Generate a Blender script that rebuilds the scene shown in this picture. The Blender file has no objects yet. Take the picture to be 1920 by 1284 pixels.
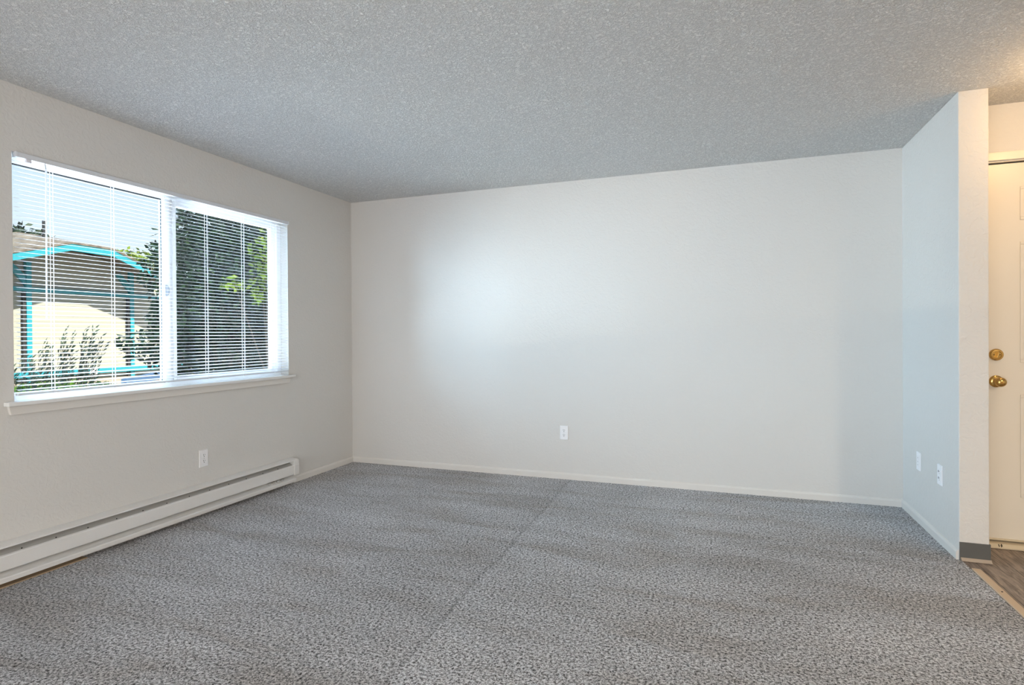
import bpy, bmesh, math, random
from mathutils import Matrix, Vector
random.seed(7)
S = bpy.context.scene
COL = S.collection

# ------------------------------------------------------------------ camera
cam_d = bpy.data.cameras.new('camera')
cam = bpy.data.objects.new('camera', cam_d); COL.objects.link(cam)
S.camera = cam
cam_d.sensor_width = 36.0
cam_d.lens = 1072.5 * 36.0 / 1920.0
cam_d.shift_y = -9.9165 / 1920.0
cam_d.clip_start = 0.05; cam_d.clip_end = 400
cr, cu, cf = (0.940104, 0.340824, -0.006552), (0.004316, 0.007318, 0.999964), (-0.340859, 0.940099, -0.005408)
cm = Matrix(((cr[0], cu[0], -cf[0]), (cr[1], cu[1], -cf[1]), (cr[2], cu[2], -cf[2]))).to_4x4()
cm.translation = Vector((3.26126, -4.56189, 1.19345))
cam.matrix_world = cm

# ------------------------------------------------------------------ sky, sun, fill lamps, exposure
S.view_settings.view_transform = 'Standard'
S.view_settings.look = 'None'
S.view_settings.gamma = 1.0
S.view_settings.use_curve_mapping = False
S.view_settings.exposure = 0.08

world = bpy.data.worlds.new('sky'); S.world = world; world.use_nodes = True
wn, wl = world.node_tree.nodes, world.node_tree.links
wn.clear()
wo = wn.new('ShaderNodeOutputWorld'); wb = wn.new('ShaderNodeBackground')
wt = wn.new('ShaderNodeTexCoord'); wx = wn.new('ShaderNodeSeparateXYZ'); wr = wn.new('ShaderNodeValToRGB')
wl.new(wt.outputs['Generated'], wx.inputs[0]); wl.new(wx.outputs['Z'], wr.inputs[0])
wr.color_ramp.elements[0].position = 0.0; wr.color_ramp.elements[0].color = (0.92, 0.97, 1.0, 1)
wr.color_ramp.elements[1].position = 0.7; wr.color_ramp.elements[1].color = (0.42, 0.68, 1.0, 1)
e = wr.color_ramp.elements.new(0.22); e.color = (0.72, 0.88, 1.0, 1)
wl.new(wr.outputs[0], wb.inputs[0]); wb.inputs[1].default_value = 1.0
wl.new(wb.outputs[0], wo.inputs[0])

def lamp(name, kind, loc, energy, color, target=None, **kw):
    d = bpy.data.lights.new(name, kind); d.energy = energy; d.color = color
    for k, v in kw.items(): setattr(d, k, v)
    o = bpy.data.objects.new(name, d); COL.objects.link(o); o.location = loc
    if target is not None:
        o.rotation_euler = (Vector(target) - Vector(loc)).to_track_quat('-Z', 'Y').to_euler()
    return o
lamp('sun', 'SUN', (13, -1, 13.5), 14.0, (1.0, 0.93, 0.82), (0, 0, 0), angle=0.009)
# unseen fill lamps added in the rear wall opening: one level, one aimed up
lamp('rear_fill', 'AREA', (2.3, -7.12, 1.35), 22, (1.0, 0.965, 0.91), (2.3, 0, 1.35), shape='RECTANGLE', size=3.0, size_y=1.8)
lamp('rear_ceiling_fill', 'AREA', (2.3, -7.10, 0.6), 88, (1.0, 0.975, 0.94), (2.3, -3.2, 2.44), shape='RECTANGLE', size=3.0, size_y=0.9)
# added fill lamp outside the side window, out of view, boosting its daylight
lamp('side_window_fill', 'AREA', (-2.6, -3.05, 1.35), 760, (0.50, 0.77, 1.0), (0, -3.05, 1.35), shape='RECTANGLE', size=3.1, size_y=2.9)

# added fill lamp low outside the side window, brightening the ceiling
lamp('ceiling_fill', 'AREA', (-1.7, -2.9, 0.0), 560, (0.93, 0.97, 1.0), (1.6, -1.3, 2.44), shape='RECTANGLE', size=2.2, size_y=1.6)
# glare of a low sunlit surface outside, striping the far end of the back wall through the slats
lamp('low_glare', 'AREA', (-5.6, -4.7, 0.40), 170, (1.0, 0.95, 0.85), (0, -1.8, 1.25), shape='RECTANGLE', size=1.2, size_y=0.02)

# ------------------------------------------------------------------ materials
def new_mat(name):
    m = bpy.data.materials.new(name); m.use_nodes = True
    return m, m.node_tree.nodes, m.node_tree.links, m.node_tree.nodes['Principled BSDF']
def mat(name, col, rough=0.6, metal=0.0, emit=None, es=0.0):
    m, n, l, b = new_mat(name)
    b.inputs['Base Color'].default_value = (*col, 1); b.inputs['Roughness'].default_value = rough
    b.inputs['Metallic'].default_value = metal
    if emit:
        b.inputs['Emission Color'].default_value = (*emit, 1); b.inputs['Emission Strength'].default_value = es
    return m
def coord(n, l, scale=(1, 1, 1), rot=(0, 0, 0)):
    t = n.new('ShaderNodeTexCoord'); mp = n.new('ShaderNodeMapping')
    l.new(t.outputs['Object'], mp.inputs[0]); mp.inputs['Scale'].default_value = scale
    mp.inputs['Rotation'].default_value = rot
    return mp.outputs[0]
def noise(n, l, vec, scale, detail=3, rough=0.5, dist=0.0):
    t = n.new('ShaderNodeTexNoise'); l.new(vec, t.inputs['Vector'])
    t.inputs['Scale'].default_value = scale; t.inputs['Detail'].default_value = detail
    t.inputs['Roughness'].default_value = rough; t.inputs['Distortion'].default_value = dist
    return t.outputs['Fac']
def ramp(n, l, fac, stops):
    r = n.new('ShaderNodeValToRGB'); l.new(fac, r.inputs[0])
    els = r.color_ramp.elements
    while len(els) < len(stops): els.new(0.5)
    for e, (p, c) in zip(els, stops): e.position = p; e.color = (*c, 1) if len(c) == 3 else c
    return r.outputs[0]
def mixc(n, l, fac, a, b, mode='MIX'):
    x = n.new('ShaderNodeMix'); x.data_type = 'RGBA'; x.blend_type = mode
    if isinstance(fac, float): x.inputs[0].default_value = fac
    else: l.new(fac, x.inputs[0])
    for i, v in ((6, a), (7, b)):
        if isinstance(v, tuple): x.inputs[i].default_value = (*v, 1)
        else: l.new(v, x.inputs[i])
    return x.outputs[2]
def bump(n, l, b, h, strength, dist):
    x = n.new('ShaderNodeBump'); l.new(h, x.inputs['Height'])
    x.inputs['Strength'].default_value = strength; x.inputs['Distance'].default_value = dist
    l.new(x.outputs[0], b.inputs['Normal'])
def math_(n, l, op, a, b):
    x = n.new('ShaderNodeMath'); x.operation = op
    for i, v in ((0, a), (1, b)):
        if isinstance(v, (int, float)): x.inputs[i].default_value = v
        else: l.new(v, x.inputs[i])
    return x.outputs[0]

def wall_mat(name, col, scale=34.0, dist=0.0035, strength=0.55):
    m, n, l, b = new_mat(name)
    v = coord(n, l)
    f = noise(n, l, v, scale, 2, 0.5, 1.2)
    f = ramp(n, l, f, [(0.40, (0, 0, 0)), (0.62, (1, 1, 1))])
    g = noise(n, l, v, 1.3, 2)
    c = ramp(n, l, g, [(0.3, tuple(x * 0.985 for x in col)), (0.7, col)])
    l.new(c, b.inputs['Base Color']); b.inputs['Roughness'].default_value = 0.75
    bump(n, l, b, f, strength, dist)
    return m
M_WALL = wall_mat('wall_paint', (0.70, 0.685, 0.66), strength=0.3, dist=0.002)
M_WALLT = wall_mat('wall_paint_trowelled', (0.70, 0.68, 0.65), scale=26.0, dist=0.003, strength=0.4)

m, n, l, b = new_mat('popcorn_ceiling'); M_CEIL = m
v = coord(n, l)
f1 = noise(n, l, v, 78, 4, 0.75, 0.8); f2 = noise(n, l, v, 170, 1, 0.5)
f1r = ramp(n, l, f1, [(0.40, (0, 0, 0)), (0.60, (1, 1, 1))])
h = math_(n, l, 'ADD', f1r, math_(n, l, 'MULTIPLY', f2, 0.5))
l.new(ramp(n, l, f1, [(0.38, (0.72, 0.725, 0.725)), (0.58, (0.95, 0.95, 0.94))]), b.inputs['Base Color'])
b.inputs['Roughness'].default_value = 0.9
bump(n, l, b, h, 0.9, 0.007)

m, n, l, b = new_mat('grey_carpet'); M_CARPET = m
v = coord(n, l)
f = noise(n, l, v, 92, 5, 0.9, 0.3)
fine = ramp(n, l, f, [(0.415, (0.035, 0.034, 0.034)), (0.483, (0.41, 0.408, 0.42)), (0.56, (0.97, 0.965, 0.985))])
vs = coord(n, l, (0.6, 2.4, 1), (0, 0, -0.25))
g = noise(n, l, vs, 1.7, 3, 0.55, 0.6)                       # vacuum tracks, the pile leaning two ways
tr = ramp(n, l, g, [(0.36, (0.86, 0.83, 0.80)), (0.50, (0.98, 0.98, 0.985)), (0.66, (1.10, 1.10, 1.11))])
c = mixc(n, l, 1.0, fine, tr, 'MULTIPLY')
g2 = noise(n, l, v, 0.9, 2, 0.5)
c = mixc(n, l, 1.0, c, ramp(n, l, g2, [(0.35, (0.93, 0.93, 0.93)), (0.65, (1.06, 1.06, 1.06))]), 'MULTIPLY')
# seam between two carpet widths
sx = n.new('ShaderNodeSeparateXYZ'); l.new(v, sx.inputs[0])
wob = math_(n, l, 'MULTIPLY', noise(n, l, v, 3.0, 2), 0.05)
px = math_(n, l, 'ADD', sx.outputs['X'], wob)
px = math_(n, l, 'ADD', px, math_(n, l, 'MULTIPLY', sx.outputs['Y'], 0.022))
seam = math_(n, l, 'ABSOLUTE', math_(n, l, 'SUBTRACT', px, 2.135), 0)
sm = ramp(n, l, seam, [(0.0, (0.78, 0.78, 0.78)), (0.016, (1, 1, 1))])
c = mixc(n, l, 1.0, c, sm, 'MULTIPLY')
side = ramp(n, l, math_(n, l, 'SUBTRACT', px, 1.635), [(0.49, (0.94, 0.935, 0.93)), (0.51, (1, 1, 1))])
c = mixc(n, l, 1.0, c, side, 'MULTIPLY')
l.new(c, b.inputs['Base Color']); b.inputs['Roughness'].default_value = 1.0
b.inputs['Specular IOR Level'].default_value = 0.1
bump(n, l, b, f, 0.9, 0.01)

m, n, l, b = new_mat('vinyl_plank'); M_VINYL = m
v = coord(n, l)
br = n.new('ShaderNodeTexBrick')
vr = coord(n, l, (1, 1, 1), (0, 0, math.radians(90)))
l.new(vr, br.inputs['Vector'])
br.inputs['Scale'].default_value = 1.0; br.inputs['Brick Width'].default_value = 1.1; br.inputs['Row Height'].default_value = 0.15
br.inputs['Mortar Size'].default_value = 0.002; br.inputs['Color1'].default_value = (0.30, 0.235, 0.19, 1)
br.inputs['Color2'].default_value = (0.215, 0.165, 0.135, 1); br.inputs['Mortar'].default_value = (0.06, 0.045, 0.035, 1)
vg = coord(n, l, (9, 0.9, 1))
gr = noise(n, l, vg, 6.5, 5, 0.65, 1.6)
gc = ramp(n, l, gr, [(0.33, (0.42, 0.38, 0.35)), (0.5, (0.95, 0.95, 0.95)), (0.66, (1.55, 1.5, 1.42))])
l.new(mixc(n, l, 1.0, br.outputs['Color'], gc, 'MULTIPLY'), b.inputs['Base Color'])
b.inputs['Roughness'].default_value = 0.45
bump(n, l, b, gr, 0.25, 0.002)

M_TRIM = mat('trim_paint', (0.74, 0.715, 0.68), 0.45)
M_SILL = mat('sill_paint', (0.80, 0.80, 0.79), 0.4)
M_VINYLW = mat('window_vinyl', (0.94, 0.95, 0.96), 0.35)
M_SLAT = mat('blind_white', (0.90, 0.90, 0.93), 0.35)
_n, _l = M_SLAT.node_tree.nodes, M_SLAT.node_tree.links
_t = _n.new('ShaderNodeBsdfTranslucent'); _t.inputs[0].default_value = (0.92, 0.93, 0.97, 1)
_m = _n.new('ShaderNodeMixShader'); _m.inputs[0].default_value = 0.35
_l.new(_n['Principled BSDF'].outputs[0], _m.inputs[1]); _l.new(_t.outputs[0], _m.inputs[2]); _l.new(_m.outputs[0], _n['Material Output'].inputs[0])
M_RAIL = mat('blind_rail_grey', (0.72, 0.745, 0.79), 0.4)
M_WAND = mat('clear_plastic', (0.80, 0.79, 0.86), 0.2)
M_CORD = mat('white_cord', (0.90, 0.89, 0.92), 0.6)
M_GASKET_GAP = mat('black_gasket_gap_shade', (0.015, 0.015, 0.018), 0.6)  # black for the sash gasket and the painted gap shade
M_LATCH = mat('grey_latch', (0.42, 0.47, 0.53), 0.35)
M_HEAT = mat('heater_enamel', (0.80, 0.79, 0.775), 0.35)
M_HEATD = mat('heater_back_steel', (0.26, 0.275, 0.28), 0.4, 0.4)
M_HEATM = mat('heater_galvanised', (0.50, 0.49, 0.47), 0.45, 0.2)
M_DARK = mat('dark_hole', (0.012, 0.012, 0.012), 0.7)
M_PLATE = mat('outlet_plastic', (0.88, 0.88, 0.90), 0.3)
M_COVE = mat('grey_rubber_cove', (0.105, 0.105, 0.10), 0.45)
M_COVEL = mat('cove_toe_highlight_dust', (0.42, 0.34, 0.27), 0.35)  # toe highlight and dust put into a lighter colour
M_STRIP = mat('bare_tack_strip', (0.62, 0.46, 0.31), 0.6)
M_THRESH = mat('threshold_paint', (0.66, 0.56, 0.40), 0.45)
M_DOOR = mat('door_paint', (0.80, 0.74, 0.64), 0.35)
M_BRASS = mat('antique_brass', (0.56, 0.36, 0.12), 0.22, 1.0)
M_BRASSD = mat('dark_brass', (0.16, 0.10, 0.04), 0.35, 1.0)
M_SUB = mat('subfloor_plywood', (0.42, 0.31, 0.2), 0.8)

m, n, l, b = new_mat('window_glass'); M_GLASS = m
n.remove(b)
tr_ = n.new('ShaderNodeBsdfTransparent'); gl = n.new('ShaderNodeBsdfGlossy'); mx = n.new('ShaderNodeMixShader'); fr = n.new('ShaderNodeFresnel')
tr_.inputs[0].default_value = (0.95, 0.97, 0.97, 1); gl.inputs['Roughness'].default_value = 0.02; fr.inputs[0].default_value = 1.22
l.new(fr.outputs[0], mx.inputs[0]); l.new(tr_.outputs[0], mx.inputs[1]); l.new(gl.outputs[0], mx.inputs[2])
l.new(mx.outputs[0], n['Material Output'].inputs[0])

# ------------------------------------------------------------------ mesh helpers
def obj(name, bm, material, parent=None, smooth=False, bevel=0.0, seg=2):
    me = bpy.data.meshes.new(name)
    bmesh.ops.recalc_face_normals(bm, faces=bm.faces)
    bm.to_mesh(me); bm.free()
    o = bpy.data.objects.new(name, me); COL.objects.link(o)
    me.materials.append(material)
    if smooth:
        for p in me.polygons: p.use_smooth = True
    if bevel:
        md = o.modifiers.new('bevel', 'BEVEL'); md.width = bevel; md.segments = seg; md.limit_method = 'ANGLE'
    if parent: o.parent = parent
    return o
def box(bm, x0, x1, y0, y1, z0, z1, mtx=None):
    vs = [bm.verts.new((x, y, z)) for x in (x0, x1) for y in (y0, y1) for z in (z0, z1)]
    for f in ((0, 1, 3, 2), (4, 6, 7, 5), (0, 4, 5, 1), (2, 3, 7, 6), (0, 2, 6, 4), (1, 5, 7, 3)):
        bm.faces.new([vs[i] for i in f])
    if mtx: bmesh.ops.transform(bm, matrix=mtx, verts=vs)
    return vs
def B(*a):
    bm = bmesh.new()
    for x in a: box(bm, *x)
    return bm
def prism_y(bm, prof, y0, y1):
    """profile of (x, z) points swept along y"""
    a = [bm.verts.new((x, y0, z)) for x, z in prof]; c = [bm.verts.new((x, y1, z)) for x, z in prof]
    k = len(prof)
    for i in range(k): bm.faces.new((a[i], a[(i + 1) % k], c[(i + 1) % k], c[i]))
    bm.faces.new(a); bm.faces.new(c[::-1])
def prism_x(bm, prof, x0, x1):
    """profile of (y, z) points swept along x"""
    a = [bm.verts.new((x0, y, z)) for y, z in prof]; c = [bm.verts.new((x1, y, z)) for y, z in prof]
    k = len(prof)
    for i in range(k): bm.faces.new((a[i], a[(i + 1) % k], c[(i + 1) % k], c[i]))
    bm.faces.new(a); bm.faces.new(c[::-1])
def tube(bm, p0, p1, r, seg=8, r1=None):
    p0, p1 = Vector(p0), Vector(p1); d = p1 - p0
    q = d.to_track_quat('Z', 'Y').to_matrix().to_4x4(); q.translation = (p0 + p1) / 2
    bmesh.ops.create_cone(bm, cap_ends=True, segments=seg, radius1=r, radius2=r if r1 is None else r1, depth=d.length, matrix=q)
def lathe(bm, prof, mtx, seg=32):
    """profile of (radius, height) turned about z, then moved by mtx"""
    rings = []
    for r, h in prof:
        if r < 1e-6: rings.append([bm.verts.new(mtx @ Vector((0, 0, h)))])
        else: rings.append([bm.verts.new(mtx @ Vector((r * math.cos(2 * math.pi * i / seg), r * math.sin(2 * math.pi * i / seg), h))) for i in range(seg)])
    for a, c in zip(rings, rings[1:]):
        for i in range(seg):
            j = (i + 1) % seg
            if len(a) == 1 and len(c) == 1: continue
            if len(a) == 1: bm.faces.new((a[0], c[i], c[j]))
            elif len(c) == 1: bm.faces.new((a[i], a[j], c[0]))
            else: bm.faces.new((a[i], a[j], c[j], c[i]))
def struct(name, bm, material, **kw):
    o = obj(name, bm, material, **kw); o['kind'] = 'structure'; return o
def empty(name, loc=(0, 0, 0)):
    o = bpy.data.objects.new(name, None); COL.objects.link(o); o.location = loc; o.empty_display_size = 0.1
    return o
def tag(o, label, cat, group=None):
    o['label'] = label; o['category'] = cat
    if group: o['group'] = group
    return o

# ------------------------------------------------------------------ room shell
H = 2.44; W = 4.433; T = 0.130; P = 0.967; D = 0.677
XR, YR = 7.4, -7.0                       # far right wall and rear wall, both out of view
WY0, WY1, WZ0, WZ1 = -2.754, -0.848, 0.858, 2.108   # window opening
struct('floor', B((0.0, W + 0.010, YR, -0.0, -0.1, 0.0)), M_CARPET)
struct('floor_entry', B((W + 0.01, XR, YR, -D + 0.0, -0.1, -0.002)), M_VINYL)
struct('ceiling', B((-0.14, XR, YR, 0.14, H, H + 0.12)), M_CEIL)
struct('wall_left', B((-0.14, 0, YR, WY0, -0.1, H), (-0.14, 0, WY1, 0.0, -0.1, H),
                      (-0.14, 0, WY0, WY1, -0.1, WZ0), (-0.14, 0, WY0, WY1, WZ1, H)), M_WALL)
struct('wall_back', B((-0.14, W, 0, 0.14, -0.1, H)), M_WALL)
struct('wall_partition', B((W, W + T, -P, 0.14, 0.0, H)), M_WALLT, bevel=0.004)
DX0, DX1, DZ = 4.635, 5.545, 2.124       # front door leaf
struct('wall_entry', B((W + T, DX0 - 0.006, -D, -D + 0.12, 0, H), (DX1 + 0.006, XR, -D, -D + 0.12, 0, H), (DX0 - 0.006, DX1 + 0.006, -D, -D + 0.12, DZ + 0.006, H)), M_WALL)
struct('wall_right', B((XR, XR + 0.12, YR, -D + 0.12, -0.1, H)), M_WALL)
struct('wall_rear', B((-0.14, 0.7, YR - 0.14, YR, -0.1, H), (3.9, XR + 0.12, YR - 0.14, YR, -0.1, H),
                      (0.7, 3.9, YR - 0.14, YR, 2.25, H), (0.7, 3.9, YR - 0.14, YR, -0.1, 0.12)), M_WALL)

# baseboards: flat board with an eased top
bp = [(0, 0), (0.013, 0), (0.013, 0.038), (0.009, 0.047), (0.004, 0.051), (0, 0.052)]
bm = bmesh.new(); prism_y(bm, bp, -0.812, -0.0); struct('baseboard_left', bm, M_TRIM)
bm = bmesh.new(); prism_x(bm, [(-x, z) for x, z in bp], 0.0, W); struct('baseboard_back', bm, M_TRIM)
bm = bmesh.new(); prism_y(bm, [(W - x, z) for x, z in bp], -P + 0.002, -0.012); struct('baseboard_partition', bm, M_TRIM)
# caulked inside corner beads
struct('trim_1', B((-0.001, 0.004, -0.004, 0.0, 0.052, H)), M_WALL)
# grey cove base folded round the end of the partition
cp = [(-P, 0.0), (-P - 0.012, 0.0), (-P - 0.012, 0.003), (-P - 0.005, 0.014), (-P - 0.004, 0.094), (-P, 0.095)]
bm = bmesh.new(); prism_x(bm, cp, W + 0.001, W + T + 0.004)
cv = struct('trim_2', bm, M_COVE)
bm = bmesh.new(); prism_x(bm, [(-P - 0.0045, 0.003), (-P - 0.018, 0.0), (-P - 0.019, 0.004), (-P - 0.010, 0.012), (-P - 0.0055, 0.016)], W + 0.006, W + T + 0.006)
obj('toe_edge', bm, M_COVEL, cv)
struct('trim_3', B((W + T, W + T + 0.004, -P - 0.004, -D, 0, 0.095)), M_COVE)
# bare strip where the carpet meets the planks
bm = bmesh.new(); prism_y(bm, [(W + 0.012, 0), (W + 0.052, 0), (W + 0.050, 0.004), (W + 0.014, 0.006)], YR, -P - 0.12)
ts = struct('trim_4', bm, M_STRIP)
bm = bmesh.new()
for y in (-1.36, -1.95, -2.5): tube(bm, (W + 0.034, y, 0.003), (W + 0.034, y, 0.0065), 0.004, 8)
obj('nail_head', bm, M_DARK, ts)
# subfloor sliver showing beneath the heater
bm = bmesh.new(); box(bm, 0.0, 0.052, -3.4, -2.45, -0.01, 0.006); struct('trim_5', bm, M_SUB)

# ------------------------------------------------------------------ window in the left wall
win = struct('window_1', B(
    (-0.135, -0.070, WY0, WY1, 2.084, WZ1), (-0.135, -0.070, WY0, WY1, WZ0 + 0.018, 0.905),
    (-0.135, -0.070, WY0, WY0 + 0.016, 0.905, 2.084), (-0.135, -0.070, WY1 - 0.045, WY1, 0.905, 2.084),
    (-0.135, -0.100, -1.862, -1.770, 0.905, 2.084)), M_VINYLW, bevel=0.003)
# right fixed light: its own stops around the glass
obj('glazing_bead', B((-0.122, -0.090, -1.800, -1.778, 0.905, 2.084), (-0.122, -0.090, -0.936, WY1 - 0.045, 0.905, 2.084),
    (-0.122, -0.090, -1.778, -0.936, 2.046, 2.084), (-0.122, -0.090, -1.778, -0.936, 0.905, 0.934)), M_VINYLW, win, bevel=0.002)
obj('pane', B((-0.114, -0.110, -1.80, -0.90, 0.91, 2.06)), M_GLASS, win)
# left sliding sash
sash = obj('sash', B((-0.098, -0.074, -2.737, -2.716, 0.907, 2.084), (-0.098, -0.074, -1.896, -1.838, 0.907, 2.084),
    (-0.098, -0.074, -2.716, -1.896, 2.068, 2.084), (-0.098, -0.074, -2.716, -1.896, 0.902, 0.914)), M_VINYLW, win, bevel=0.002)
obj('sash_pane', B((-0.088, -0.084, -2.72, -1.89, 0.908, 2.074)), M_GLASS, sash)
obj('gasket', B((-0.0840, -0.0735, -2.716, -1.896, 2.0620, 2.0685), (-0.0840, -0.0735, -1.8985, -1.8955, 0.914, 2.065),
    (-0.0840, -0.0735, -2.716, -2.713, 0.914, 2.065)), M_GASKET_GAP, sash)
# half-moon finger latch on the meeting stile
bm = bmesh.new()
pr = [(-1.872, 1.451), (-1.872, 1.524)] + [(-1.872 + 0.024 * math.sin(math.pi * t / 10), 1.4875 + 0.0365 * math.cos(math.pi * t / 10)) for t in range(1, 10)]
prism_x(bm, pr, -0.074, -0.062)
obj('latch', bm, M_LATCH, sash, bevel=0.002)
obj('pull_lip', B((-0.074, -0.066, -1.884, -1.877, 1.45, 1.526)), M_LATCH, sash)
# inner stool and apron
bm = bmesh.new()
box(bm, -0.135, 0.0, WY0, WY1, WZ0 - 0.0, 0.877)
box(bm, 0.0, 0.043, -2.800, -0.811, 0.858, 0.878)
obj('window_sill', bm, M_SILL, win, bevel=0.003)
bm = bmesh.new()
a = [(0.001, -2.788, 0.857), (0.001, -0.846, 0.857), (0.001, -0.858, 0.814), (0.001, -2.778, 0.814)]
c = [(0.019, y, z) for _, y, z in a]
va = [bm.verts.new(p) for p in a]; vc = [bm.verts.new(p) for p in c]
for i in range(4): bm.faces.new((va[i], va[(i + 1) % 4], vc[(i + 1) % 4], vc[i]))
bm.faces.new(va); bm.faces.new(vc)
obj('apron', bm, M_TRIM, win, bevel=0.002)

# rear glazed opening, unseen behind the camera, added to house the fill lamps
struct('window_2', B((0.70, 0.76, YR - 0.1, YR - 0.04, 0.12, 2.25), (3.84, 3.90, YR - 0.1, YR - 0.04, 0.12, 2.25), (2.27, 2.33, YR - 0.1, YR - 0.04, 0.12, 2.25),
                     (0.76, 3.84, YR - 0.1, YR - 0.04, 2.19, 2.25), (0.76, 3.84, YR - 0.1, YR - 0.04, 0.12, 0.18)), M_VINYLW)

# ------------------------------------------------------------------ mini blind
bl = tag(empty('mini_blind', (0, -1.8, 2.11)), 'white aluminium mini blind with open horizontal slats hanging in the window', 'blind')
def bpart(name, bm, m, parent=None, **kw):
    if parent is None:
        bmesh.ops.translate(bm, verts=bm.verts, vec=(0, 1.8, -2.11))
        return obj(name, bm, m, bl, **kw)
    bmesh.ops.translate(bm, verts=bm.verts, vec=(0, 1.8, -2.11))
    return obj(name, bm, m, parent, **kw)
SY0, SY1 = -2.741, -0.856
hr = bpart('head_rail', B((-0.016, 0.011, SY0 + 0.004, SY1 + 0.008, 2.084, 2.109)), M_RAIL, bevel=0.0015)
bpart('rail_end_cap', B((-0.0165, 0.0115, SY0 - 0.001, SY0 + 0.006, 2.0835, 2.1095)), M_SLAT, hr)
bpart('rail_end_cap', B((-0.0165, 0.0115, SY1 + 0.006, SY1 + 0.012, 2.0835, 2.1095)), M_SLAT, hr)
tilt = math.radians(9.5); hw = 0.0125
bm = bmesh.new()
NS = 52; pitch = (2.059 - 0.932) / (NS - 1)
xc = -0.003
for i in range(NS):
    z = 2.059 - i * pitch
    up, lo = [], []
    for k in range(5):
        s = -1 + k * 0.5                                  # -1 outer edge, +1 room edge
        x = xc + s * hw * math.cos(tilt); zz = z - s * hw * math.sin(tilt) + 0.0013 * (1 - s * s)
        up.append((x, zz + 0.0003)); lo.append((x, zz - 0.0003))
    prism_y(bm, up + lo[::-1], SY0, SY1)
bpart('slats', bm, M_SLAT)
bpart('bottom_rail', B((xc - 0.0125, xc + 0.0135, SY0, SY1, 0.905, 0.916)), M_RAIL, bevel=0.002)
LAD = [-2.575, -2.257, -1.940, -1.622, -1.305, -1.010]
for y in LAD:
    bm = bmesh.new()
    for x in (xc - 0.0135, xc + 0.0135): tube(bm, (x, y, 2.085), (x, y, 0.910), 0.0010, 5)
    tube(bm, (xc, y + 0.006, 2.085), (xc, y + 0.006, 0.910), 0.0008, 5)
    bpart('ladder_cord', bm, M_CORD)
for y in LAD:
    bpart('rail_button', B((xc + 0.011, xc + 0.0155, y - 0.008, y + 0.008, 0.904, 0.910)), M_SLAT)
bm = bmesh.new(); tube(bm, (0.021, -2.614, 2.050), (0.021, -2.618, 1.285), 0.0042, 6)
wd = bpart('tilt_wand', bm, M_SLAT)
bm = bmesh.new(); tube(bm, (0.010, -2.612, 2.085), (0.021, -2.614, 2.048), 0.0022, 6)
bpart('wand_hook', bm, M_LATCH, wd)
bpart('tilter', B((0.004, 0.016, -2.70, -2.675, 2.066, 2.085)), M_WAND, bevel=0.003)

# ------------------------------------------------------------------ baseboard heater
ht = tag(empty('baseboard_heater', (0.03, -1.8, 0.03)), 'long white electric baseboard heater along the wall under the window', 'heater')
HY0, HY1 = -3.42, -0.818
def hp(name, bm, m, parent=None, **kw):
    bmesh.ops.translate(bm, verts=bm.verts, vec=(-0.03, 1.8, -0.03))
    return obj(name, bm, m, parent or ht, **kw)
hp('back_panel', B((0.001, 0.006, HY0, HY1, 0.03, 0.196)), M_HEATD)
bm = bmesh.new(); prism_y(bm, [(0.001, 0.207), (0.004, 0.209), (0.055, 0.201), (0.063, 0.197), (0.063, 0.191), (0.059, 0.191), (0.058, 0.195), (0.002, 0.203)], HY0, HY1)
hp('top_hood', bm, M_HEAT)
bm = bmesh.new(); prism_y(bm, [(0.006, 0.190), (0.009, 0.190), (0.052, 0.158), (0.052, 0.146), (0.049, 0.146), (0.049, 0.157)], HY0, HY1 - 0.055)
df = hp('deflector', bm, M_HEATM)
for y in (-2.756, -2.602, -2.444, -2.287, -2.13, -1.974, -1.815, -1.659, -1.5, -1.343, -1.184, -1.03):
    bm = bmesh.new(); tube(bm, (0.046, y, 0.160), (0.0495, y, 0.1645), 0.0028, 8)
    hp('screw', bm, M_DARK, df)
bm = bmesh.new(); prism_y(bm, [(0.056, 0.160), (0.064, 0.156), (0.067, 0.152), (0.067, 0.088), (0.060, 0.082), (0.058, 0.084), (0.063, 0.090), (0.063, 0.151)], HY0, HY1 - 0.050)
hp('front_cover', bm, M_HEAT)
bm = bmesh.new(); tube(bm, (0.034, HY0, 0.105), (0.034, HY1 - 0.04, 0.105), 0.009, 8)
el = hp('heating_element', bm, M_HEATD)
bm = bmesh.new()
for k in range(150): box(bm, 0.014, 0.054, HY0 + 0.05 + k * 0.0165, HY0 + 0.051 + k * 0.0165, 0.088, 0.132)
hp('fins', bm, M_HEATD, el)
bm = bmesh.new(); prism_y(bm, [(0.001, 0.074), (0.030, 0.074), (0.052, 0.058), (0.066, 0.052), (0.068, 0.048), (0.066, 0.027), (0.060, 0.025), (0.001, 0.025)], HY0, HY1 - 0.028)
tray = hp('bottom_tray', bm, M_HEAT)
for k in range(4):
    y = -0.985 - k * 0.045
    hp('wire_slot', B((0.030, 0.052, y - 0.012, y + 0.012, 0.0565, 0.0745)), M_HEATM, tray)
bm = bmesh.new(); prism_y(bm, [(0.001, 0.196), (0.066, 0.196), (0.070, 0.190), (0.070, 0.160), (0.0715, 0.157), (0.0715, 0.080), (0.060, 0.078), (0.001, 0.078)], HY1 - 0.052, HY1)
hp('end_cap', bm, M_HEAT, bevel=0.0015)

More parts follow.
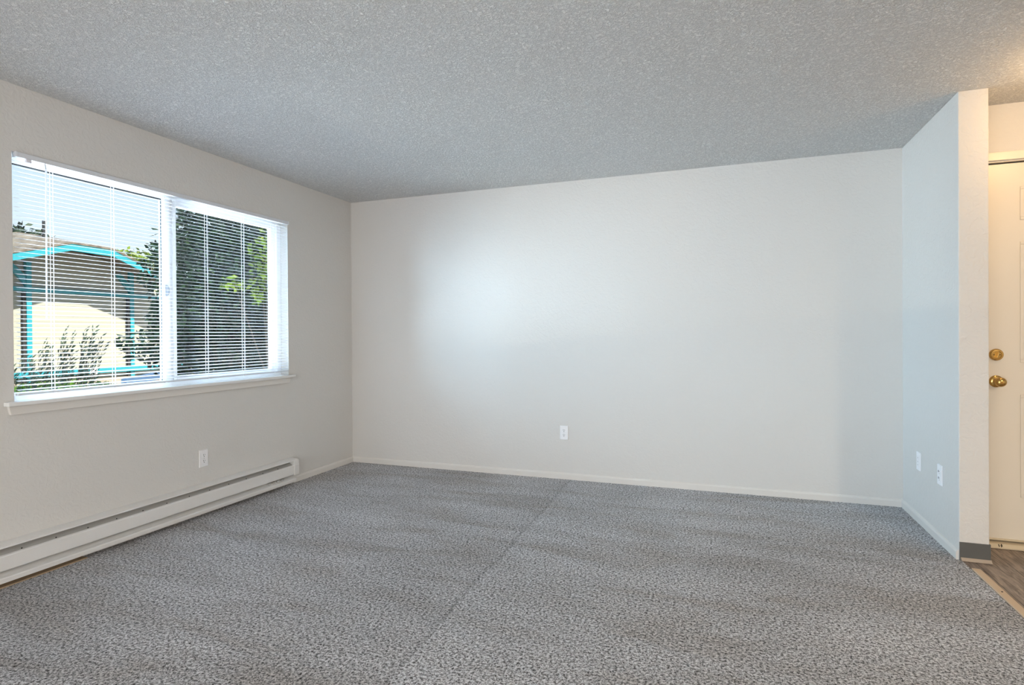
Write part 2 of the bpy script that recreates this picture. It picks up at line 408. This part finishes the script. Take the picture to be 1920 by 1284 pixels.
# ------------------------------------------------------------------ outlets
def outlet(label, loc, rotz, kind):
    """plate facing local -y, centred on loc"""
    t = tag(empty('wall_outlet', loc), label, 'outlet', None); t.rotation_euler = (0, 0, rotz)
    hw_, hh = 0.0355, 0.0580
    bm = bmesh.new()
    a = [(x, -0.0008, z) for x, z in ((-hw_, -hh), (hw_, -hh), (hw_, hh), (-hw_, hh))]
    c = [(x * 0.93, -0.0065, z * 0.955) for x, _, z in a]
    va = [bm.verts.new(p) for p in a]; vc = [bm.verts.new(p) for p in c]
    for i in range(4): bm.faces.new((va[i], va[(i + 1) % 4], vc[(i + 1) % 4], vc[i]))
    bm.faces.new(va); bm.faces.new(vc)
    obj('cover_plate', bm, M_PLATE, t, bevel=0.001)
    if kind == 'duplex':
        for s in (1, -1):
            bm = bmesh.new(); zc = s * 0.0195
            pts = []
            for i in range(28):
                an = 2 * math.pi * i / 28
                pts.append((max(-0.0145, min(0.0145, 0.0170 * math.cos(an))), zc + max(-0.0135, min(0.0135, 0.0165 * math.sin(an)))))
            va = [bm.verts.new((x, -0.0060, z)) for x, z in pts]; vc = [bm.verts.new((x, -0.0080, z)) for x, z in pts]
            for i in range(28): bm.faces.new((va[i], va[(i + 1) % 28], vc[(i + 1) % 28], vc[i]))
            bm.faces.new(va); bm.faces.new(vc)
            r = obj('receptacle', bm, M_PLATE, t)
            bm = bmesh.new()
            box(bm, -0.0072, -0.0046, -0.0084, -0.0070, zc + 0.000, zc + 0.009)
            box(bm, 0.0048, 0.0068, -0.0084, -0.0070, zc + 0.001, zc + 0.008)
            tube(bm, (0, -0.0070, zc - 0.0065), (0, -0.0084, zc - 0.0065), 0.0030, 10)
            obj('slot', bm, M_DARK, r)
        bm = bmesh.new(); tube(bm, (0, -0.006, 0), (0, -0.0078, 0), 0.0028, 12); obj('screw', bm, M_HEATM, t)
    elif kind == 'decora':
        r = obj('receptacle', B((-0.0165, 0.0165, -0.0080, -0.0060, -0.034, 0.034)), M_PLATE, t, bevel=0.001)
        bm = bmesh.new()
        for zc in (0.0185, -0.0185):
            box(bm, -0.0125, -0.0050, -0.0084, -0.0070, zc - 0.005, zc + 0.007)
            box(bm, 0.0052, 0.0070, -0.0084, -0.0070, zc - 0.002, zc + 0.006)
            tube(bm, (0.0045, -0.0070, zc - 0.010), (0.0045, -0.0084, zc - 0.010), 0.0022, 10)
        obj('slot', bm, M_DARK, r)
    else:
        r = obj('jack', B((-0.0165, 0.0165, -0.0080, -0.0060, -0.034, 0.034)), M_PLATE, t, bevel=0.001)
        bm = bmesh.new()
        for zc in (0.022, -0.002, -0.022): box(bm, -0.004, 0.004, -0.0083, -0.0070, zc - 0.003, zc + 0.003)
        obj('port', bm, M_HEATM, r)
    return t
outlet('white duplex outlet on the left wall above the baseboard heater', (0, -1.664, 0.3745), math.radians(90), 'duplex')
outlet('white duplex outlet low on the wide back wall', (2.0585, 0, 0.380), 0, 'duplex')
outlet('white jack plate on the bluish partition, the one nearer the corner', (W, -0.337, 0.382), math.radians(-90), 'jack')
outlet('white outlet with two dark sockets on the partition, nearer its free end', (W, -0.704, 0.382), math.radians(-90), 'decora')

# ------------------------------------------------------------------ front door in the entry
fy = -D
door = struct('door_1', B((DX0, DX1, fy + 0.012, fy + 0.056, 0.042, 2.114)), M_DOOR)
# raised panel mouldings
def panel(x0, x1, z0, z1):
    bm = bmesh.new(); w = 0.016
    y = fy + 0.012
    for a, c_, d_, e_ in ((x0, x1, z0, z0 + w), (x0, x1, z1 - w, z1), (x0, x0 + w, z0 + w, z1 - w), (x1 - w, x1, z0 + w, z1 - w)):
        box(bm, a, c_, y - 0.005, y + 0.001, d_, e_)
    box(bm, x0 + 0.045, x1 - 0.045, y - 0.004, y + 0.001, z0 + 0.045, z1 - 0.045)
    obj('raised_panel', bm, M_DOOR, door, bevel=0.003)
for x0, x1 in ((4.811, 5.06), (5.14, 5.39)):
    for z0, z1 in ((0.278, 0.844), (1.019, 1.682), (1.801, 1.984)): panel(x0, x1, z0, z1)
struct('trim_6', B((W + T + 0.001, DX0 - 0.004, fy - 0.014, fy, 0.0, 2.176), (DX1 + 0.004, DX1 + 0.06, fy - 0.014, fy, 0, 2.176), (DX0 - 0.004, DX1 + 0.004, fy - 0.014, fy, 2.130, 2.176)), M_DOOR, bevel=0.003)
struct('trim_7', B((DX0 - 0.006, DX1 + 0.006, fy + 0.004, fy + 0.10, 2.1235, 2.131), (DX0 - 0.006, DX0 - 0.001, fy + 0.004, fy + 0.10, 0.0, 2.13)), M_DOOR)
obj('gap_shadow', B((DX0, DX1, fy + 0.030, fy + 0.060, 2.114, 2.124)), M_GASKET_GAP, door)  # black strip painted for the shade in the gap above the door
obj('door_sweep', B((DX0 + 0.03, DX1, fy + 0.004, fy + 0.020, 0.034, 0.044)), M_THRESH, door, bevel=0.002)
bm = bmesh.new(); prism_x(bm, [(fy - 0.035, 0.0), (fy - 0.035, 0.008), (fy - 0.020, 0.022), (fy + 0.10, 0.030), (fy + 0.10, 0.0)], W + T + 0.001, DX1)
th = struct('trim_8', bm, M_THRESH)
bm = bmesh.new()
for x, z in ((4.700, 0.014), (4.712, 0.0165), (4.709, 0.010)): tube(bm, (x, fy - 0.034, z - 0.003), (x, fy - 0.024, z + 0.006), 0.0022, 8)
obj('screw_hole', bm, M_DARK, th)
RY = Matrix.Rotation(math.radians(90), 4, 'X')      # +z -> -y
kx = 4.703; kf = fy + 0.012
bm = bmesh.new(); lathe(bm, [(0.0, 0), (0.0335, 0.0), (0.0335, 0.003), (0.030, 0.008), (0.022, 0.010), (0.014, 0.012), (0.0115, 0.020), (0.0115, 0.034), (0.017, 0.040), (0.0245, 0.047), (0.0265, 0.056), (0.0245, 0.066), (0.018, 0.073), (0.008, 0.0755), (0.0, 0.076)], Matrix.Translation((kx, kf, 0.914)) @ RY)
kb = obj('door_knob', bm, M_BRASS, door, smooth=True)
bm = bmesh.new(); tube(bm, (kx - 0.016, kf - 0.009, 0.914), (kx - 0.016, kf - 0.0105, 0.914), 0.0035, 10); obj('screw', bm, M_DARK, kb)
bm = bmesh.new(); lathe(bm, [(0.0, 0), (0.033, 0.0), (0.033, 0.004), (0.0315, 0.010), (0.027, 0.0145), (0.0215, 0.0150), (0.0205, 0.0125), (0.0, 0.0125)], Matrix.Translation((kx, kf, 1.062)) @ RY)
db = obj('deadbolt', bm, M_BRASS, door, smooth=False)
bm = bmesh.new(); box(bm, -0.0035, 0.0035, -0.034, -0.012, -0.0155, 0.0155, Matrix.Translation((kx, kf, 1.062)) @ Matrix.Rotation(math.radians(14), 4, 'Y'))
obj('thumb_turn', bm, M_BRASS, db, bevel=0.002)
for s in (-1, 1):
    bm = bmesh.new(); tube(bm, (kx + s * 0.0135, kf - 0.012, 1.062), (kx + s * 0.0135, kf - 0.0145, 1.062), 0.0035, 10); obj('screw', bm, M_BRASSD, db)

# ------------------------------------------------------------------ ceiling lamps (outside the frame)
def dome(label, x, y, r, energy, col, kind='AREA', name='ceiling_lamp'):
    t = tag(empty(name, (x, y, H)), label, 'lamp')
    bm = bmesh.new(); lathe(bm, [(0, 0), (r + 0.01, 0), (r + 0.01, -0.018), (r - 0.01, -0.022), (0, -0.022)], Matrix.Identity(4)); obj('lamp_base', bm, M_BRASS, t, smooth=False)
    bm = bmesh.new(); lathe(bm, [(r, -0.022), (r * 0.93, -0.045), (r * 0.7, -0.068), (r * 0.35, -0.082), (0, -0.086)], Matrix.Identity(4))
    obj('lamp_shade', bm, mat('lit_opal_glass', (0.9, 0.88, 0.82), 0.4, 0, col, 2.5), t, smooth=True)
    d = bpy.data.lights.new('bulb', kind); d.energy = energy; d.color = col
    if kind == 'AREA': d.shape = 'DISK'; d.size = r * 1.6
    else: d.shadow_soft_size = 0.035
    o = bpy.data.objects.new('bulb', d); COL.objects.link(o); o.location = (x, y, H - (0.14 if kind == 'AREA' else 0.19))
    return t
dome('round opal entry lamp on the ceiling before the front door', 4.90, -1.30, 0.10, 8.5, (1.0, 0.64, 0.30), 'POINT')
dome('large round opal lamp added on the unseen kitchen ceiling as warm fill', 5.9, -4.6, 0.18, 82.0, (1.0, 0.82, 0.61))  # lamp out of view, added as warm fill for the left wall

# ------------------------------------------------------------------ outside
m, n, l, b = new_mat('lawn_soil'); M_GROUND = m
v = coord(n, l)
l.new(ramp(n, l, noise(n, l, v, 2.5, 4), [(0.35, (0.20, 0.165, 0.12)), (0.65, (0.30, 0.26, 0.20))]), b.inputs['Base Color']); b.inputs['Roughness'].default_value = 0.95
struct('ground', B((-60, -0.14, -25, 50, -0.25, -0.12)), M_GROUND)
# unseen storey and eave, added to cast shade on the near trees
struct('shade_roof', B((-0.55, XR + 0.5, YR - 0.6, 3.0, H + 0.12, H + 0.30), (-0.14, XR + 0.12, YR - 0.14, 2.6, H + 0.30, 4.6)), mat('own_siding', (0.5, 0.48, 0.44), 0.8))
struct('wall_exterior', B((-0.14, XR + 0.12, 0.14, 2.6, -0.12, H + 0.12)), mat('own_siding_low', (0.5, 0.48, 0.44), 0.8))

def siding(name, c1, pitch_=0.16):
    m, n, l, b = new_mat(name)
    v = coord(n, l); s = n.new('ShaderNodeSeparateXYZ'); l.new(v, s.inputs[0])
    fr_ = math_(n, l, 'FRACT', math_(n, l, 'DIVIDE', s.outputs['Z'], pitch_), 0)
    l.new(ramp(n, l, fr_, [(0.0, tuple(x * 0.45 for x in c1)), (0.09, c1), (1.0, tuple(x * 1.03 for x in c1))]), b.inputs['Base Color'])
    b.inputs['Roughness'].default_value = 0.8
    return m
M_SIDE = siding('lap_siding', (0.28, 0.275, 0.225))
M_TEAL = mat('turquoise_paint', (0.012, 0.21, 0.26), 0.5)
m, n, l, b = new_mat('brown_shingles'); M_SHING = m
v = coord(n, l); l.new(ramp(n, l, noise(n, l, v, 5, 4), [(0.35, (0.07, 0.058, 0.045)), (0.65, (0.17, 0.145, 0.115))]), b.inputs['Base Color']); b.inputs['Roughness'].default_value = 0.9

FX = -14.0; OX = -15.34; BX = -15.2
house = tag(empty('neighbouring_house', (FX, 6.8, -0.12)), 'low house with turquoise trimmed porch gable and brown shingle roof beyond the window', 'building')
def pp(name, bm, m, parent=None, **kw):
    bmesh.ops.translate(bm, verts=bm.verts, vec=(-FX, -6.8, 0.12))
    return obj(name, bm, m, parent or house, **kw)
pp('wall', B((OX - 4.0, OX, 1.5, 14.0, -0.12, 3.10)), M_SIDE)
bm = bmesh.new(); prism_x(bm, [(1.5, 3.10), (14.0, 3.10), (10.0, 3.30), (7.6, 3.80), (6.4, 3.80), (4.0, 3.10)], OX - 4.0, OX); pp('gable_wall', bm, M_SIDE)
front = [(3.4, 2.90), (6.43, 3.86), (7.62, 3.84), (10.2, 2.86)]
ridge = [(4.4, 3.30), (6.75, 4.42), (7.30, 4.42), (9.6, 3.30)]
bm = bmesh.new()
fa = [bm.verts.new((FX + 0.05, y, z + 0.03)) for y, z in front]; fb = [bm.verts.new((OX - 1.6, y, z)) for y, z in ridge]
fc = [bm.verts.new((OX - 4.2, y, z)) for y, z in ridge]
for i in range(3):
    bm.faces.new((fa[i], fa[i + 1], fb[i + 1], fb[i])); bm.faces.new((fb[i], fb[i + 1], fc[i + 1], fc[i]))
rf = pp('roof', bm, M_SHING)
sd = rf.modifiers.new('thick', 'SOLIDIFY'); sd.thickness = 0.06; sd.offset = -1
for (y0, z0), (y1, z1) in zip(front, front[1:]):
    bm = bmesh.new(); prism_x(bm, [(y0, z0 - 0.22), (y1, z1 - 0.22), (y1, z1 + 0.0), (y0, z0 + 0.0)], FX - 0.02, FX + 0.03)
    pp('fascia', bm, M_TEAL, rf)
pp('beam', B((BX - 0.12, BX, 4.2, 11.2, 2.50, 2.62)), M_TEAL)
for y in (6.07, 9.11):
    p_ = pp('post', B((BX - 0.12, BX, y - 0.065, y + 0.065, -0.12, 2.50)), M_TEAL)
    pp('upper_post', B((BX - 0.12, BX, y - 0.065, y + 0.065, 2.62, 3.35)), M_TEAL, p_)
    pp('dark_strip', B((BX - 0.10, BX - 0.02, y - 0.150, y - 0.072, -0.12, 2.50)), M_DARK, p_)  # dark upright strip left of the post
    bm = bmesh.new(); prism_x(bm, [(y - 0.04, 2.62), (y - 0.50, 3.20), (y - 0.36, 3.26), (y + 0.06, 2.80)], BX - 0.11, BX - 0.03)
    pp('brace', bm, M_TEAL)
bm = bmesh.new(); tube(bm, (OX, 6.55, 4.0), (OX, 6.55, 4.62), 0.045, 10)
pp('vent_pipe', bm, M_DARK)
pp('rail', B((BX + 0.0, BX + 0.08, 4.2, 11.2, 0.05, 0.20)), M_TEAL)
tag(obj('utility_box', B((BX + 0.08, BX + 0.18, 7.66, 7.83, 0.03, 0.22)), M_SLAT, bevel=0.01), 'small white box fixed to the turquoise rail of the porch', 'box')
bd = obj('blue_bar', B((0, 4.6, -0.06, 0.06, -0.12, 0.10)), mat('slate_blue', (0.05, 0.11, 0.22), 0.6))  # long low bar in one dark blue
bd.location = (-11.2, 5.9, 0); bd.rotation_euler = (0, 0, math.atan2(3.4, -2.6)); tag(bd, 'long low dark blue bar lying on the ground before the porch', 'border')

# foliage
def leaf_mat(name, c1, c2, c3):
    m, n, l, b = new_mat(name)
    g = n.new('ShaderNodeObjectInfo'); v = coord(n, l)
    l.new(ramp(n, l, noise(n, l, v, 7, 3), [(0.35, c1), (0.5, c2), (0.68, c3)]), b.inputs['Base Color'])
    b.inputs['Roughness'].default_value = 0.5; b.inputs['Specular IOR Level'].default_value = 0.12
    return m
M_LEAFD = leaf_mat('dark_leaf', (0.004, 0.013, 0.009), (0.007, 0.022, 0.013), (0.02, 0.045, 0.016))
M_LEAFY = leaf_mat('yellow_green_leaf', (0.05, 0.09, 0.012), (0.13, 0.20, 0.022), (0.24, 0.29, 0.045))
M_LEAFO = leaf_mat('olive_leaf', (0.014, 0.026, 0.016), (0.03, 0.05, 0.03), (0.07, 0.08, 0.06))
M_BARK = mat('bark', (0.07, 0.05, 0.035), 0.9)
def leaves(bm, c, rad, count, size, rng, droop=0.0, shell=0.35):
    for _ in range(count):
        while True:
            p = Vector((rng.uniform(-1, 1), rng.uniform(-1, 1), rng.uniform(-1, 1)))
            if shell < p.length <= 1: break
        p = Vector((c[0] + p.x * rad[0], c[1] + p.y * rad[1], c[2] + p.z * rad[2]))
        L = size * rng.uniform(0.6, 1.3); w = L * 0.24
        d = Vector((rng.gauss(0, 1), rng.gauss(0, 1), rng.gauss(-droop, 0.7))).normalized()
        s = d.cross(Vector((rng.gauss(0, 1), rng.gauss(0, 1), rng.gauss(0, 1)))).normalized()
        nrm = d.cross(s)
        a = bm.verts.new(p); b1 = bm.verts.new(p + d * L * 0.5 + s * w + nrm * w * 0.3); b2 = bm.verts.new(p + d * L * 0.5 - s * w + nrm * w * 0.3); e_ = bm.verts.new(p + d * L)
        bm.faces.new((a, b1, e_)); bm.faces.new((a, e_, b2))
def tree(label, base, trunk_h, trunk_r, blobs, size, m, seed, name='leafy_tree', cat='tree', droop=0.3):
    rng = random.Random(seed)
    t = tag(empty(name, base), label, cat)
    bm = bmesh.new(); tube(bm, (0, 0, -0.1), (0, 0, trunk_h), trunk_r, 10, trunk_r * 0.6)
    for c, r, k in blobs:
        tube(bm, (0, 0, trunk_h * 0.55), c, trunk_r * 0.4, 6, trunk_r * 0.12)
    obj('trunk', bm, M_BARK, t)
    bm = bmesh.new()
    for c, r, k in blobs: leaves(bm, c, r, k, size, rng, droop)
    obj('foliage', bm, m, t)
    return t
# big dark shade tree close outside the right half of the window
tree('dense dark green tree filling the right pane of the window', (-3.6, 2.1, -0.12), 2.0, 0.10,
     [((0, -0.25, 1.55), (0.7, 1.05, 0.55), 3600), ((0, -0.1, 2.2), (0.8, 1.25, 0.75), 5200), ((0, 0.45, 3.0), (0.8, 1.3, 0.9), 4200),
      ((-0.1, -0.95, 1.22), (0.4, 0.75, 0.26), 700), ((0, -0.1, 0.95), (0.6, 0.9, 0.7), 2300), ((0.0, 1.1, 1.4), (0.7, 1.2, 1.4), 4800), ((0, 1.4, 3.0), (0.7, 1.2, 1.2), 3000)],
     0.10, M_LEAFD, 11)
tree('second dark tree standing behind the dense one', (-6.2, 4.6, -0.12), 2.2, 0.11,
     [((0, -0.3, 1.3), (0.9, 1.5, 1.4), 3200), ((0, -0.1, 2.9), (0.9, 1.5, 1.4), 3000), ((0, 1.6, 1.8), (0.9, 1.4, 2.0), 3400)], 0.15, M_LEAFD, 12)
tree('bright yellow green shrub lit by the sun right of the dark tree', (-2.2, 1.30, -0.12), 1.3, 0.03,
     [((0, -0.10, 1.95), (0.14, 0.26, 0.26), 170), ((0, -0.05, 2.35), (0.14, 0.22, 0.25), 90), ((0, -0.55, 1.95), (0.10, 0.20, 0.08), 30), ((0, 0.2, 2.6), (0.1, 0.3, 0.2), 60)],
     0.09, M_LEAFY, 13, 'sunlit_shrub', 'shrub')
tree('small round tree beyond the left end of the shingle roof', (-24, 10.6, -0.12), 3.6, 0.15, [((0, 0, 5.0), (1.1, 1.6, 1.0), 1100)], 0.3, M_LEAFO, 14)
tree('pale green tree behind the right slope of the porch roof', (-22.5, 14.6, -0.12), 3.0, 0.15, [((0, 0, 4.4), (1.1, 1.6, 1.0), 1100)], 0.28, M_LEAFY, 15)
# spiky shrub just outside the left half of the window: stems with narrow leaves
sh = tag(empty('spiky_shrub', (-3.6, -0.35, -0.12)), 'grey green shrub with narrow pointed leaves outside the left pane', 'shrub')
rng = random.Random(5)
bs, bf = bmesh.new(), bmesh.new()
for k in range(38):
    u = rng.random(); y1 = -0.40 + 0.78 * u
    zt = 0.98 + 0.42 * max(0.0, 1 - abs(y1 - 0.20) / 0.50) ** 0.8 * rng.uniform(0.55, 1.0) + 0.05 * rng.random()
    base = Vector((rng.uniform(-0.12, 0.12), y1 * 0.45 - 0.02, 0)); top = Vector((rng.uniform(-0.22, 0.22), y1, zt))
    tube(bs, base, top, 0.004, 5, 0.0015)
    for j in range(15):
        q_ = base.lerp(top, 0.62 + 0.38 * j / 14)
        d = Vector((rng.gauss(0, 0.4), 0.55 + rng.gauss(0, 0.35), 0.8)).normalized(); s_ = d.cross(Vector((1, rng.gauss(0, 0.5), 0.1))).normalized()
        L = rng.uniform(0.06, 0.11)
        a, b1, b2, e_ = bf.verts.new(q_), bf.verts.new(q_ + d * L * 0.5 + s_ * 0.008), bf.verts.new(q_ + d * L * 0.5 - s_ * 0.008), bf.verts.new(q_ + d * L)
        bf.faces.new((a, b1, e_)); bf.faces.new((a, e_, b2))
obj('stem', bs, M_BARK, sh); obj('foliage', bf, M_LEAFO, sh)
# bright low hedge in the bottom left of the view
tree('bright green clipped hedge at the lower left of the window view', (-9.2, 3.0, -0.12), 0.3, 0.05,
     [((0, 0, 0.16), (0.7, 1.3, 0.26), 2600)], 0.09, leaf_mat('fresh_leaf', (0.02, 0.08, 0.006), (0.06, 0.17, 0.01), (0.14, 0.26, 0.02)), 16, 'low_hedge', 'hedge', droop=-0.5)
